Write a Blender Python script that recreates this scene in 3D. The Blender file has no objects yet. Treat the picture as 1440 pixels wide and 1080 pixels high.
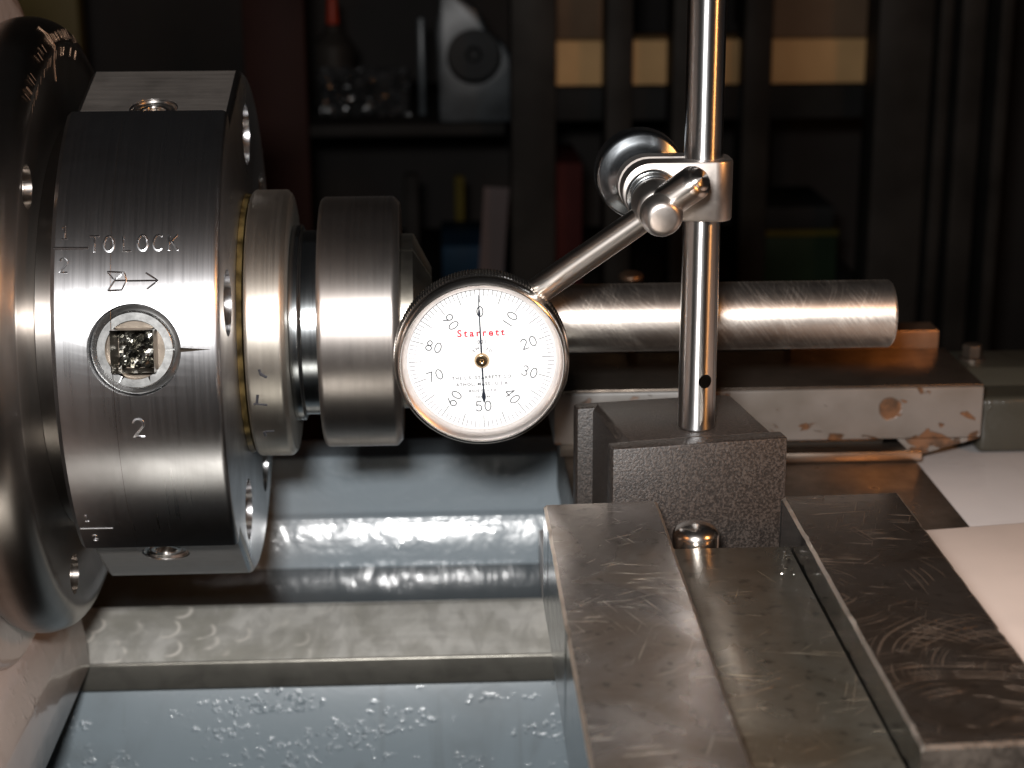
import bpy, bmesh, math, random
from mathutils import Vector, Matrix
random.seed(7)
scene = bpy.context.scene
COL = scene.collection
MM = 0.001
R = math.radians

# ------------------------------------------------------------------ camera
cam_d = bpy.data.cameras.new('camera'); cam = bpy.data.objects.new('camera', cam_d); COL.objects.link(cam)
yaw, pitch, roll = R(2.46), R(16.44), 0.005
fw = Vector((math.sin(yaw)*math.cos(pitch), math.cos(yaw)*math.cos(pitch), -math.sin(pitch)))
r0 = Vector((math.cos(yaw), -math.sin(yaw), 0)); u0 = r0.cross(fw)
rt = r0*math.cos(roll) - u0*math.sin(roll); up = u0*math.cos(roll) + r0*math.sin(roll)
CAM = Vector((0, -393.2, 100.4))
m = Matrix((rt, up, -fw)).transposed().to_4x4(); m.translation = CAM*MM
cam.matrix_world = m
cam_d.sensor_width = 36; cam_d.lens = 36*2450/1440
cam_d.clip_start = 0.02; cam_d.clip_end = 50
cam_d.dof.use_dof = True; cam_d.dof.focus_distance = 0.348; cam_d.dof.aperture_fstop = 24
scene.camera = cam

# ------------------------------------------------------------------ light
w = bpy.data.worlds.new('World'); scene.world = w; w.use_nodes = True
w.node_tree.nodes['Background'].inputs[0].default_value = (0.8, 0.79, 0.82, 1)
w.node_tree.nodes['Background'].inputs[1].default_value = 0.012
def area(name, loc, target, sx, sy, power, col, shape='RECTANGLE'):
    d = bpy.data.lights.new(name, 'AREA'); d.shape = shape; d.size = sx*MM; d.size_y = sy*MM
    d.energy = power; d.color = col
    o = bpy.data.objects.new(name, d); COL.objects.link(o)
    o.location = Vector(loc)*MM
    o.rotation_euler = (Vector(target)-Vector(loc)).to_track_quat('-Z', 'Y').to_euler()
    return o
# the camera's own flash, a little above and left of the lens
fl = CAM + up*28 - rt*17 - fw*2
area('camera_flash', fl, fl + fw*400, 30, 16, 2.55, (1.0, 0.985, 0.97))
# the machine's tungsten work lamp to the right of the tailstock end
area('work_lamp', (390, -310, 190), (70, -40, -20), 75, 75, 0.7, (1.0, 0.42, 0.12), 'DISK')
scene.view_settings.view_transform = 'Standard'; scene.view_settings.look = 'None'
scene.view_settings.exposure = 0; scene.view_settings.gamma = 1
scene.view_settings.use_curve_mapping = False

# ------------------------------------------------------------------ materials
def nodes_of(name):
    mt = bpy.data.materials.new(name); mt.use_nodes = True
    nt = mt.node_tree; b = nt.nodes['Principled BSDF']
    return mt, nt, b
class G:
    """small helper for wiring nodes"""
    def __init__(s, nt): s.nt = nt; s.co = s.n('ShaderNodeTexCoord').outputs['Object']
    def n(s, t): return s.nt.nodes.new(t)
    def l(s, a, b): s.nt.links.new(a, b)
    def noise(s, scale=(1,1,1), detail=4, rot=(0,0,0), rough=0.5, dist=0.0, loc=(0,0,0)):
        mp = s.n('ShaderNodeMapping'); mp.inputs['Scale'].default_value = scale; mp.inputs['Rotation'].default_value = rot
        mp.inputs['Location'].default_value = loc
        src = s.co
        if rot != (0,0,0):
            m0 = s.n('ShaderNodeMapping'); m0.inputs['Rotation'].default_value = rot; mp.inputs['Rotation'].default_value = (0,0,0)
            s.l(s.co, m0.inputs['Vector']); src = m0.outputs[0]
        s.l(src, mp.inputs['Vector'])
        t = s.n('ShaderNodeTexNoise'); t.inputs['Scale'].default_value = 1; t.inputs['Detail'].default_value = detail
        t.inputs['Roughness'].default_value = rough; t.inputs['Distortion'].default_value = dist
        s.l(mp.outputs[0], t.inputs['Vector']); return t.outputs['Fac']
    def ramp(s, v, a, b, lo=0.0, hi=1.0):
        r = s.n('ShaderNodeMapRange'); r.inputs['From Min'].default_value = a; r.inputs['From Max'].default_value = b
        r.inputs['To Min'].default_value = lo; r.inputs['To Max'].default_value = hi; r.interpolation_type = 'SMOOTHSTEP'
        s.l(v, r.inputs['Value']); return r.outputs[0]
    def math(s, op, a, b):
        m_ = s.n('ShaderNodeMath'); m_.operation = op
        for i, v in enumerate((a, b)):
            if isinstance(v, (int, float)): m_.inputs[i].default_value = v
            else: s.l(v, m_.inputs[i])
        return m_.outputs[0]
    def mix(s, f, a, b):
        m_ = s.n('ShaderNodeMix'); m_.data_type = 'RGBA'
        if isinstance(f, float): m_.inputs[0].default_value = f
        else: s.l(f, m_.inputs[0])
        for i, v in ((6, a), (7, b)):
            if isinstance(v, tuple): m_.inputs[i].default_value = (*v, 1) if len(v) == 3 else v
            else: s.l(v, m_.inputs[i])
        return m_.outputs[2]
    def bump(s, h, dist, strength=1.0, nxt=None):
        b = s.n('ShaderNodeBump'); b.inputs['Distance'].default_value = dist; b.inputs['Strength'].default_value = strength
        s.l(h, b.inputs['Height'])
        if nxt is not None: s.l(nxt, b.inputs['Normal'])
        return b.outputs[0]

def steel(name, col, rough, metal=1.0, brush=None, brush_amt=0.10, bump=0.0, stain=0.25, stain_col=None, stain_scale=90, aniso=None, vary=0.06, scratch=None):
    mt, nt, b = nodes_of(name); g = G(nt)
    sn = g.noise((stain_scale,)*3, 6, dist=0.6)
    st = g.ramp(sn, 0.35, 0.75)
    sc = stain_col or tuple(c*0.55 for c in col)
    base = g.mix(g.math('MULTIPLY', st, stain), col, sc)
    b.inputs['Metallic'].default_value = metal
    rr = g.ramp(sn, 0.3, 0.7, rough*(1-vary), rough*(1+vary))
    if brush:
        bn = g.noise(brush, 3, rough=0.7)
        rr = g.math('ADD', rr, g.ramp(bn, 0.3, 0.7, -brush_amt, brush_amt))
        base = g.mix(g.math('MULTIPLY', g.ramp(bn, 0.45, 0.7), min(0.5, brush_amt*5)), base, tuple(c*0.6 for c in col))
        if bump: g.l(g.bump(bn, bump), b.inputs['Normal'])
    if scratch:
        for i, (ry, thr, amt) in enumerate(scratch):
            sc1 = g.noise((3400, 110, 130), 2, (0, ry, 0), loc=(i*5.7, 0, i))
            mk = g.noise((60, 60, 60), 2, loc=(0, i*2.2, 4))
            f_ = g.math('MULTIPLY', g.ramp(sc1, thr, thr+0.12), g.ramp(mk, 0.4, 0.6))
            base = g.mix(g.math('MULTIPLY', f_, amt), base, tuple(min(1, c*1.5) for c in col))
            rr = g.math('ADD', rr, g.math('MULTIPLY', f_, amt*0.22))
    g.l(base, b.inputs['Base Color'])
    g.l(rr, b.inputs['Roughness'])
    if aniso:
        tn = g.n('ShaderNodeTangent'); tn.direction_type = 'RADIAL'; tn.axis = aniso[0]
        g.l(tn.outputs[0], b.inputs['Tangent']); b.inputs['Anisotropic'].default_value = aniso[1]
        b.inputs['Anisotropic Rotation'].default_value = 0.25
    return mt

def plain(name, col, rough=0.6, metal=0.0, noise=0.15, scale=120, bump=0.0, spec=0.12):
    mt, nt, b = nodes_of(name); g = G(nt)
    sn = g.noise((scale,)*3, 5)
    g.l(g.mix(g.ramp(sn, 0.3, 0.7), tuple(c*(1-noise) for c in col), tuple(min(1, c*(1+noise)) for c in col)), b.inputs['Base Color'])
    b.inputs['Roughness'].default_value = rough; b.inputs['Metallic'].default_value = metal
    b.inputs['Specular IOR Level'].default_value = spec
    if bump: g.l(g.bump(sn, bump), b.inputs['Normal'])
    return mt

def worn_slab(name, col, rough, seed, arcs=None, metal=0.8, scr_amt=0.45):
    """ground steel plate with stains, straight scratches, nicks and compass-like swirl scratches"""
    mt, nt, b = nodes_of(name); g = G(nt)
    big = g.noise((38, 38, 38), 5, dist=1.0, loc=(seed, 0, 0)); fine = g.noise((420, 420, 420), 4, loc=(0, seed, 0))
    base = g.mix(g.ramp(big, 0.35, 0.7), col, tuple(c*f for c, f in zip(col, (0.62, 0.55, 0.48))))
    base = g.mix(g.math('MULTIPLY', g.ramp(fine, 0.57, 0.72), 0.6), base, (0.03, 0.024, 0.02))
    mott = g.noise((170, 170, 170), 6, dist=1.2, loc=(seed, seed, 1)); base = g.mix(g.ramp(mott, 0.42, 0.68, 0.0, 0.2), base, tuple(c*f for c, f in zip(col, (0.5, 0.42, 0.36))))
    scr = None
    for i, (rz, thr) in enumerate(((0.3, 0.70), (1.1, 0.69), (1.75, 0.69), (2.75, 0.71), (0.75, 0.72), (1.45, 0.70))):
        s1 = g.noise((3300, 65, 65), 1, (0, 0, rz), loc=(seed*3+i*7.3, i, 0))
        mk = g.noise((70, 70, 70), 2, loc=(i*3.1, seed, 1))
        s1 = g.math('MULTIPLY', g.ramp(s1, thr, thr+0.05), g.ramp(mk, 0.52, 0.62))
        scr = s1 if scr is None else g.math('MAXIMUM', scr, s1)
    if arcs:
        for (ax, ay, fr, thr, seed2) in arcs:
            v = g.n('ShaderNodeVectorMath'); v.operation = 'DISTANCE'
            fl2 = g.n('ShaderNodeVectorMath'); fl2.operation = 'MULTIPLY'; fl2.inputs[1].default_value = (1, 1, 0)
            g.l(g.co, fl2.inputs[0]); g.l(fl2.outputs[0], v.inputs[0]); v.inputs[1].default_value = (ax*MM, ay*MM, 0)
            n1 = g.n('ShaderNodeTexNoise'); n1.noise_dimensions = '1D'; n1.inputs['Scale'].default_value = fr; n1.inputs['Detail'].default_value = 2
            w_ = g.math('ADD', v.outputs['Value'], g.math('MULTIPLY', g.noise((45, 45, 45), 1, loc=(seed2, 0, 0)), 0.006))
            g.l(w_, n1.inputs['W'])
            mk = g.noise((75, 75, 75), 2, loc=(seed2, seed2, 0))
            near = g.ramp(v.outputs['Value'], 0.020, 0.034, 1.0, 0.0)
            s1 = g.math('MULTIPLY', g.math('MULTIPLY', g.ramp(n1.outputs['Fac'], thr, thr+0.04), g.ramp(mk, 0.48, 0.6)), near)
            scr = g.math('MAXIMUM', scr, s1)
    base = g.mix(g.math('MULTIPLY', scr, scr_amt), base, tuple(min(1, c*f) for c, f in zip(col, (3.2, 2.8, 2.4))))
    g.l(base, b.inputs['Base Color'])
    b.inputs['Metallic'].default_value = metal
    rr = g.math('ADD', g.ramp(big, 0.3, 0.75, rough*0.75, rough*1.25), g.math('MULTIPLY', scr, 0.15))
    g.l(rr, b.inputs['Roughness'])
    pits = g.ramp(g.noise((650, 1100, 900), 3, (0, 0, 0.5), loc=(seed, 2, 0)), 0.64, 0.70)
    pits = g.math('MULTIPLY', pits, g.ramp(g.noise((40, 40, 40), 2, loc=(seed, 8, 0)), 0.4, 0.6))
    h = g.math('SUBTRACT', g.math('MULTIPLY', fine, 0.3), g.math('ADD', scr, pits))
    g.l(g.bump(h, 0.00006), b.inputs['Normal'])
    return mt

def wet_paint(name, col, rough=0.22, scale=(90, 160, 160), bump=0.0006, dirt=0.3, dirt_col=(0.05, 0.05, 0.045), coat=0.6, fine=0.00012, fscale=420):
    mt, nt, b = nodes_of(name); g = G(nt)
    d = g.noise((45, 45, 20), 6, dist=0.8); streak = g.noise((160, 12, 8), 4)
    f = g.math('MULTIPLY', g.math('MAXIMUM', g.ramp(d, 0.52, 0.8), g.ramp(streak, 0.62, 0.8)), dirt)
    g.l(g.mix(f, col, dirt_col), b.inputs['Base Color'])
    n1 = g.noise(scale, 3, dist=0.5); n2 = g.noise((fscale,)*3, 3, loc=(3, 1, 2))
    n2 = g.math('MULTIPLY', g.ramp(n2, 0.5, 0.8), g.ramp(g.noise((45, 45, 160), 3, loc=(5, 5, 5)), 0.5, 0.64))
    g.l(g.bump(n2, fine, 1.0, g.bump(n1, bump)), b.inputs['Normal'])
    b.inputs['Roughness'].default_value = rough
    b.inputs['Coat Weight'].default_value = coat; b.inputs['Coat Roughness'].default_value = 0.1
    g.l(g.bump(n2, fine*1.6, 1.0, g.bump(n1, bump*1.2)), b.inputs['Coat Normal'])
    return mt

M = {}
M['chuck'] = steel('chuck ground steel', (0.56, 0.56, 0.57), 0.30, 1.0, (1400, 25, 25), 0.02, 0, 0.55, (0.24, 0.23, 0.235), 60, aniso=('X', 0.62))
M['flange'] = steel('oiled backplate steel', (0.32, 0.29, 0.265), 0.32, 1.0, (1500, 40, 40), 0.012, 0, 0.4, aniso=('X', 0.72))
M['nose'] = steel('nose ring steel', (0.62, 0.58, 0.52), 0.44, 1.0, (1800, 18, 18), 0.03, 0, 0.35, (0.3, 0.27, 0.22), 90, aniso=('X', 0.5))
M['collar'] = steel('turned collar steel', (0.52, 0.475, 0.445), 0.385, 1.0, (1800, 25, 25), 0.018, 0, 0.4, (0.27, 0.24, 0.22), 80, aniso=('X', 0.5))
M['flat'] = steel('milled flat steel', (0.5, 0.47, 0.44), 0.5, 1.0, (60, 900, 900), 0.03, 0, 0.4)
M['swarf'] = steel('broken bright swarf', (0.5, 0.49, 0.45), 0.2, 1.0, (1200, 1200, 1200), 0.08, 0, 0.97, (0.022, 0.02, 0.018), 420)
M['neck'] = steel('polished neck steel', (0.4, 0.42, 0.43), 0.2, 1.0, (2000, 40, 40), 0.02, 0, 0.3)
M['collet'] = steel('collet steel', (0.36, 0.33, 0.28), 0.33, 1.0, (300, 300, 300), 0.02, 0, 0.4)
M['bar'] = steel('bright bar steel', (0.70, 0.65, 0.60), 0.42, 1.0, (200, 700, 700), 0.015, 0, 0.2, None, 60, scratch=((0.65, 0.48, 0.32), (-0.5, 0.54, 0.24), (1.0, 0.5, 0.26), (0.25, 0.55, 0.22)), aniso=('X', 0.5))
M['post'] = steel('polished post steel', (0.72, 0.72, 0.72), 0.30, 1.0, None, 0.0, 0.0, 0.1, aniso=('Z', 0.93), vary=0.02)
M['satin'] = steel('satin nickel clamp', (0.46, 0.42, 0.39), 0.36, 1.0, (900, 900, 900), 0.02, 0.000004, 0.2)
M['rod'] = steel('polished rod steel', (0.7, 0.66, 0.62), 0.33, 1.0, None, 0, 0, 0.1, aniso=('Z', 0.9), vary=0.02)
M['knob'] = steel('dark turned knob steel', (0.34, 0.36, 0.38), 0.24, 1.0, (300, 2500, 300), 0.02, 0, 0.2)
M['chrome'] = steel('satin chrome bezel', (0.74, 0.70, 0.66), 0.22, 1.0, None, 0, 0, 0.1)
M['ringsatin'] = steel('satin inner bezel', (0.68, 0.63, 0.60), 0.36, 1.0, None, 0, 0, 0.15)
M['bushing'] = steel('key bushing steel', (0.55, 0.55, 0.54), 0.25, 1.0, (500, 500, 500), 0.02, 0.000004, 0.3)
M['bore'] = steel('bore steel darkened as shade', (0.16, 0.135, 0.11), 0.34, 1.0, (500, 500, 500), 0.03, 0, 0.5)
M['screw'] = steel('screw steel', (0.6, 0.56, 0.52), 0.22, 1.0, None, 0, 0, 0.3)
M['wayface'] = steel('dull oiled way face', (0.2, 0.19, 0.165), 0.36, 0.75, (60, 300, 300), 0.05, 0, 0.7, None, 130)
M['slabedge'] = steel('worn edge brightened for lamp light', (0.62, 0.53, 0.45), 0.38, 1.0, (400, 400, 400), 0.05, 0.00002, 0.5)
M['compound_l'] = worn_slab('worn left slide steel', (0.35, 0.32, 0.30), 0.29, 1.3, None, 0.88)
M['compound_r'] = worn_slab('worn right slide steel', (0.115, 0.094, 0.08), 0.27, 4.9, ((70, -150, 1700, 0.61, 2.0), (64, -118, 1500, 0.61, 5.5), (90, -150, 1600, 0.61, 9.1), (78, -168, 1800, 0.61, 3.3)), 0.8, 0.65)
M['slot'] = worn_slab('oily slot steel', (0.19, 0.165, 0.13), 0.33, 8.8, None, 0.78)
M['darkplate'] = steel('dark oiled plate', (0.13, 0.105, 0.085), 0.33, 0.8, (200, 200, 200), 0.05, 0.00001, 0.6)
M['side'] = steel('scraped slide side', (0.33, 0.35, 0.36), 0.17, 1.0, (200, 60, 1200), 0.06, 0.00001, 0.4)
M['strip'] = steel('bright gib strip', (0.6, 0.5, 0.42), 0.3, 1.0, (30, 900, 900), 0.06, 0, 0.4)
M['copper'] = steel('brownish packing steel', (0.3, 0.2, 0.14), 0.4, 0.9, (300, 300, 300), 0.06, 0, 0.5)
M['white'] = plain('dial white', (0.86, 0.86, 0.86), 0.5, 0, 0.01)
M['ink'] = plain('dial ink', (0.035, 0.035, 0.04), 0.6, 0, 0.0)
M['fade'] = plain('thin grey print', (0.06, 0.06, 0.065), 0.6, 0, 0.0)
M['red'] = plain('red print', (0.55, 0.03, 0.05), 0.6, 0, 0.0)
M['needle'] = plain('blued needle', (0.03, 0.035, 0.05), 0.35, 0.6, 0.0)
M['brass'] = steel('brass hub', (0.62, 0.45, 0.28), 0.2, 1.0, None, 0, 0, 0.1)
M['oil'] = plain('old yellow oil', (0.06, 0.042, 0.016), 0.3, 0.2, 0.7, 300)
M['blue'] = wet_paint('wet blue grey paint', (0.23, 0.268, 0.295), 0.25, (130, 130, 130), 0.0004, 0.2, fine=0.00014)
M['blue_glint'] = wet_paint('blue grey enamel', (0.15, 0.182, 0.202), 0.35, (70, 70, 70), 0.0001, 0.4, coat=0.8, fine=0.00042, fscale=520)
M['beige'] = wet_paint('warm grey headstock paint', (0.36, 0.30, 0.27), 0.3, (60, 60, 60), 0.0005, 0.25, (0.2, 0.12, 0.07), 0.35, 0.00015, 300)
M['pale'] = wet_paint('pale grey carriage paint', (0.56, 0.53, 0.52), 0.4, (50, 50, 50), 0.0002, 0.08, coat=0.2, fine=0.00004)
M['cream'] = plain('cream enamel cover', (0.66, 0.56, 0.50), 0.5, 0, 0.09, 22)
M['green_grey'] = wet_paint('greenish grey casting paint', (0.035, 0.033, 0.025), 0.3, (70, 70, 70), 0.0006, 0.5, (0.12, 0.07, 0.035), 0.15)
M['tan'] = plain('raw pine board', (0.33, 0.20, 0.09), 0.7, 0, 0.08, 40)
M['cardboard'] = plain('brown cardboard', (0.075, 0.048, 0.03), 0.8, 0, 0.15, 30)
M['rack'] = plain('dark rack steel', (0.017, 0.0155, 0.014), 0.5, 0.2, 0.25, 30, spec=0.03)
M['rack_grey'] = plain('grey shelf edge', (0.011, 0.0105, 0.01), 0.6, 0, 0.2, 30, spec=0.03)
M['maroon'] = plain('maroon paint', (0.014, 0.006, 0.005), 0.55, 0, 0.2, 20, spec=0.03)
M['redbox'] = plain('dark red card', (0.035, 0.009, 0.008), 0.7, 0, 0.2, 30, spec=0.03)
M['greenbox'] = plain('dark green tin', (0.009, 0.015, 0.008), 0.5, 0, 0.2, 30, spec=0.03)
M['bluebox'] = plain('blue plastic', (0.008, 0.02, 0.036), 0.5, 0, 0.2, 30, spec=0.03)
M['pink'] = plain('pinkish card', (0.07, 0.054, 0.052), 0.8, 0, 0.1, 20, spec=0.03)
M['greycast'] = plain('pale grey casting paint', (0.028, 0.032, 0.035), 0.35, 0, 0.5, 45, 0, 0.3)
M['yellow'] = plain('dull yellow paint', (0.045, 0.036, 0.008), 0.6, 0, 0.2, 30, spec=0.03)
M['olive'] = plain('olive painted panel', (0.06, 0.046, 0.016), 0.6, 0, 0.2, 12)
M['black'] = plain('plain black', (0.012, 0.012, 0.012), 0.6, 0, 0.2, 30)
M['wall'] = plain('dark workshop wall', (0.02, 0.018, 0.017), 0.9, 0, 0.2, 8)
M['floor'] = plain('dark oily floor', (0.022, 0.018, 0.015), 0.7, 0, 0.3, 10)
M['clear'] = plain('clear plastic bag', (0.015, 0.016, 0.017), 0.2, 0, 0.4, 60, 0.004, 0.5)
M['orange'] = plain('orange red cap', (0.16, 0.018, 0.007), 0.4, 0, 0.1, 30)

def way_material():
    """scraped bed way: fine grinding plus crescent flaking"""
    mt, nt, b = nodes_of('scraped bed way steel'); g = G(nt)
    big = g.noise((55, 40, 40), 5, dist=0.8); fine = g.noise((60, 700, 300), 3)
    vo = g.n('ShaderNodeTexVoronoi'); vo.feature = 'F1'; vo.inputs['Scale'].default_value = 1
    mp = g.n('ShaderNodeMapping'); mp.inputs['Scale'].default_value = (120, 150, 10); g.l(g.co, mp.inputs[0]); g.l(mp.outputs[0], vo.inputs['Vector'])
    ring = g.math('SUBTRACT', 1.0, g.ramp(g.math('ABSOLUTE', g.math('SUBTRACT', vo.outputs['Distance'], 0.42), 0), 0.0, 0.10))
    sx = g.n('ShaderNodeSeparateXYZ'); g.l(g.co, sx.inputs[0])
    left = g.ramp(sx.outputs['X'], -0.075, -0.01, 1.0, 0.08)
    pv = g.n('ShaderNodeVectorMath'); pv.operation = 'SUBTRACT'; g.l(mp.outputs[0], pv.inputs[0]); g.l(vo.outputs['Position'], pv.inputs[1])
    ps = g.n('ShaderNodeSeparateXYZ'); g.l(pv.outputs[0], ps.inputs[0])
    ring = g.math('MULTIPLY', ring, g.ramp(g.math('ADD', ps.outputs['X'], g.math('MULTIPLY', ps.outputs['Y'], -0.6)), -0.05, 0.25, 0.0, 1.0))
    cres = g.math('MULTIPLY', g.math('MULTIPLY', ring, left), g.ramp(g.noise((130, 130, 130), 1, loc=(3, 0, 0)), 0.34, 0.5))
    base = g.mix(g.ramp(big, 0.35, 0.7), (0.78, 0.76, 0.71), (0.40, 0.385, 0.34))
    base = g.mix(g.ramp(g.noise((190, 120, 120), 5, dist=0.8, loc=(7, 0, 0)), 0.4, 0.65, 0.0, 0.45), base, (0.36, 0.345, 0.31))
    base = g.mix(g.math('MULTIPLY', cres, 0.8), base, (0.95, 0.9, 0.82))
    g.l(base, b.inputs['Base Color']); b.inputs['Metallic'].default_value = 0.55
    g.l(g.math('ADD', g.ramp(big, 0.3, 0.7, 0.40, 0.52), g.ramp(fine, 0.3, 0.7, -0.05, 0.05)), b.inputs['Roughness'])
    g.l(g.bump(g.math('ADD', g.math('MULTIPLY', fine, 0.25), cres), 0.00003), b.inputs['Normal'])
    return mt
M['way'] = way_material()

def wet_black_way():
    mt, nt, b = nodes_of('oil-wet dark way'); g = G(nt)
    n1 = g.noise((90, 120, 90), 4, dist=0.7)
    b.inputs['Base Color'].default_value = (0.035, 0.035, 0.035, 1)
    b.inputs['Roughness'].default_value = 0.12; b.inputs['Specular IOR Level'].default_value = 1.0
    b.inputs['Metallic'].default_value = 0.35
    g.l(g.bump(n1, 0.00008), b.inputs['Normal'])
    return mt
M['wetway'] = wet_black_way()

def crinkle():
    """black crinkle enamel with sparkling grains"""
    mt, nt, b = nodes_of('black crinkle enamel'); g = G(nt)
    n1 = g.noise((1900, 1900, 1900), 3, rough=0.65); n2 = g.noise((4400, 4400, 4400), 2)
    g.l(g.mix(g.ramp(n1, 0.4, 0.65), (0.014, 0.011, 0.0095), (0.05, 0.039, 0.033)), b.inputs['Base Color'])
    b.inputs['Roughness'].default_value = 0.42; b.inputs['Specular IOR Level'].default_value = 0.4
    g.l(g.bump(g.math('ADD', n1, g.math('MULTIPLY', n2, 0.4)), 0.00012), b.inputs['Normal'])
    return mt
M['crinkle'] = crinkle()

def chipped():
    """grey paint with rusty chipped patches"""
    mt, nt, b = nodes_of('chipped grey paint'); g = G(nt)
    n1 = g.noise((130, 130, 210), 6, dist=0.6, loc=(2.2, 0, 0.4)); n2 = g.noise((300, 300, 300), 4)
    sx = g.n('ShaderNodeSeparateXYZ'); g.l(g.co, sx.inputs[0])
    low = g.ramp(sx.outputs['Z'], -0.0462, -0.0425, 0.13, 0.0)
    chip = g.ramp(g.math('ADD', n1, low), 0.645, 0.66)
    v = g.n('ShaderNodeVectorMath'); v.operation = 'DISTANCE'; g.l(g.co, v.inputs[0]); v.inputs[1].default_value = (0.1195, 0.045, -0.0375)
    spot = g.ramp(g.math('ADD', v.outputs['Value'], g.math('MULTIPLY', n2, 0.0015)), 0.0034, 0.0041, 1.0, 0.0)
    chip = g.math('MAXIMUM', chip, spot)
    paint = g.mix(g.ramp(g.noise((40, 40, 40), 4), 0.35, 0.7), (0.15, 0.135, 0.123), (0.085, 0.073, 0.06))
    rust = g.mix(g.ramp(n2, 0.35, 0.65), (0.13, 0.062, 0.03), (0.05, 0.028, 0.016))
    g.l(g.mix(chip, paint, rust), b.inputs['Base Color'])
    b.inputs['Roughness'].default_value = 0.4
    g.l(g.bump(g.math('SUBTRACT', g.math('MULTIPLY', n2, g.math('ADD', 0.1, g.math('MULTIPLY', chip, 0.5))), chip), 0.0003), b.inputs['Normal'])
    return mt
M['chipped'] = chipped()

def crystal():
    mt = bpy.data.materials.new('dial crystal'); mt.use_nodes = True; nt = mt.node_tree
    nt.nodes.remove(nt.nodes['Principled BSDF'])
    tr = nt.nodes.new('ShaderNodeBsdfTransparent'); gl = nt.nodes.new('ShaderNodeBsdfGlossy'); gl.inputs['Roughness'].default_value = 0.04
    tr.inputs[0].default_value = (0.97, 0.97, 0.97, 1)
    fr = nt.nodes.new('ShaderNodeFresnel'); fr.inputs[0].default_value = 1.45
    mx = nt.nodes.new('ShaderNodeMixShader')
    nt.links.new(fr.outputs[0], mx.inputs[0]); nt.links.new(tr.outputs[0], mx.inputs[1]); nt.links.new(gl.outputs[0], mx.inputs[2])
    nt.links.new(mx.outputs[0], nt.nodes['Material Output'].inputs['Surface'])
    return mt
M['crystal'] = crystal()

# ------------------------------------------------------------------ object helpers (all lengths in mm)
def link(name, me, mat, parent=None):
    if mat is not None and not me.materials: me.materials.append(M[mat] if isinstance(mat, str) else mat)
    o = bpy.data.objects.new(name, me); COL.objects.link(o)
    if parent is not None:
        o.parent = parent
        o.matrix_parent_inverse = parent_world(parent).inverted()
    return o

def parent_world(p):
    mw = Matrix.Translation(p.location)
    return mw
def fin(bm, name, mat, parent=None, smooth=35, xf=None):
    if xf is not None: bm.transform(xf)
    bmesh.ops.recalc_face_normals(bm, faces=bm.faces)
    bm.transform(Matrix.Scale(MM, 4))
    me = bpy.data.meshes.new(name); bm.to_mesh(me); bm.free()
    if smooth:
        for p in me.polygons: p.use_smooth = True
        me.set_sharp_from_angle(angle=R(smooth))
    return link(name, me, mat, parent)
def thing(name, loc, label, cat, group=None):
    o = bpy.data.objects.new(name, None); COL.objects.link(o); o.empty_display_size = 0.01
    o.location = Vector(loc)*MM
    tag(o, label, cat, group); return o
def tag(o, label, cat, group=None):
    o['label'] = label; o['category'] = cat
    if group: o['group'] = group
    return o
def struct(o): o['kind'] = 'structure'; return o

def add_box(bm, x0, x1, y0, y1, z0, z1, bev=0.0, seg=2, xf=None):
    t = bmesh.new()
    bmesh.ops.create_cube(t, size=1)
    for v in t.verts:
        v.co = Vector(((x0+x1)/2+v.co.x*(x1-x0), (y0+y1)/2+v.co.y*(y1-y0), (z0+z1)/2+v.co.z*(z1-z0)))
    if bev: bmesh.ops.bevel(t, geom=t.edges[:], offset=bev, segments=seg, profile=0.5, affect='EDGES')
    if xf is not None: t.transform(xf)
    me = bpy.data.meshes.new('t'); t.to_mesh(me); t.free(); bm.from_mesh(me); bpy.data.meshes.remove(me)
def box(name, mat, parent, x0, x1, y0, y1, z0, z1, bev=0.4, seg=2, xf=None, smooth=35):
    bm = bmesh.new(); add_box(bm, x0, x1, y0, y1, z0, z1, bev, seg, xf)
    return fin(bm, name, mat, parent, smooth)
AX = {'X': Matrix(((0,0,1,0),(1,0,0,0),(0,1,0,0),(0,0,0,1))), 'Z': Matrix.Identity(4),
      'Y': Matrix(((1,0,0,0),(0,0,1,0),(0,-1,0,0),(0,0,0,1)))}   # local z -> world axis
def frame(origin, zdir, xdir=None):
    z = Vector(zdir).normalized(); x = Vector(xdir) if xdir is not None else z.orthogonal()
    x = (x - z*x.dot(z)).normalized(); y = z.cross(x)
    mt = Matrix((x, y, z)).transposed().to_4x4(); mt.translation = Vector(origin); return mt
def add_lathe(bm, prof, n=64, xf=None, rfun=None):
    """revolve (z, r) profile about local z; r=0 closes to a point"""
    rings = []
    for (z, r) in prof:
        if r <= 1e-6: rings.append([bm.verts.new((0, 0, z))])
        else:
            rings.append([bm.verts.new(((r if rfun is None else rfun(r, i, z))*math.cos(2*math.pi*i/n), (r if rfun is None else rfun(r, i, z))*math.sin(2*math.pi*i/n), z)) for i in range(n)])
    for a, b in zip(rings, rings[1:]):
        for i in range(n):
            j = (i+1) % n
            if len(a) == 1 and len(b) == 1: continue
            if len(a) == 1: bm.faces.new((a[0], b[i], b[j]))
            elif len(b) == 1: bm.faces.new((a[i], b[0], a[j]))
            else: bm.faces.new((a[i], b[i], b[j], a[j]))
    if xf is not None: bmesh.ops.transform(bm, matrix=xf, verts=[v for r_ in rings for v in r_])
def lathe(name, mat, parent, prof, n=64, xf=None, smooth=35, rfun=None):
    bm = bmesh.new(); add_lathe(bm, prof, n, xf, rfun); return fin(bm, name, mat, parent, smooth)
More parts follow.
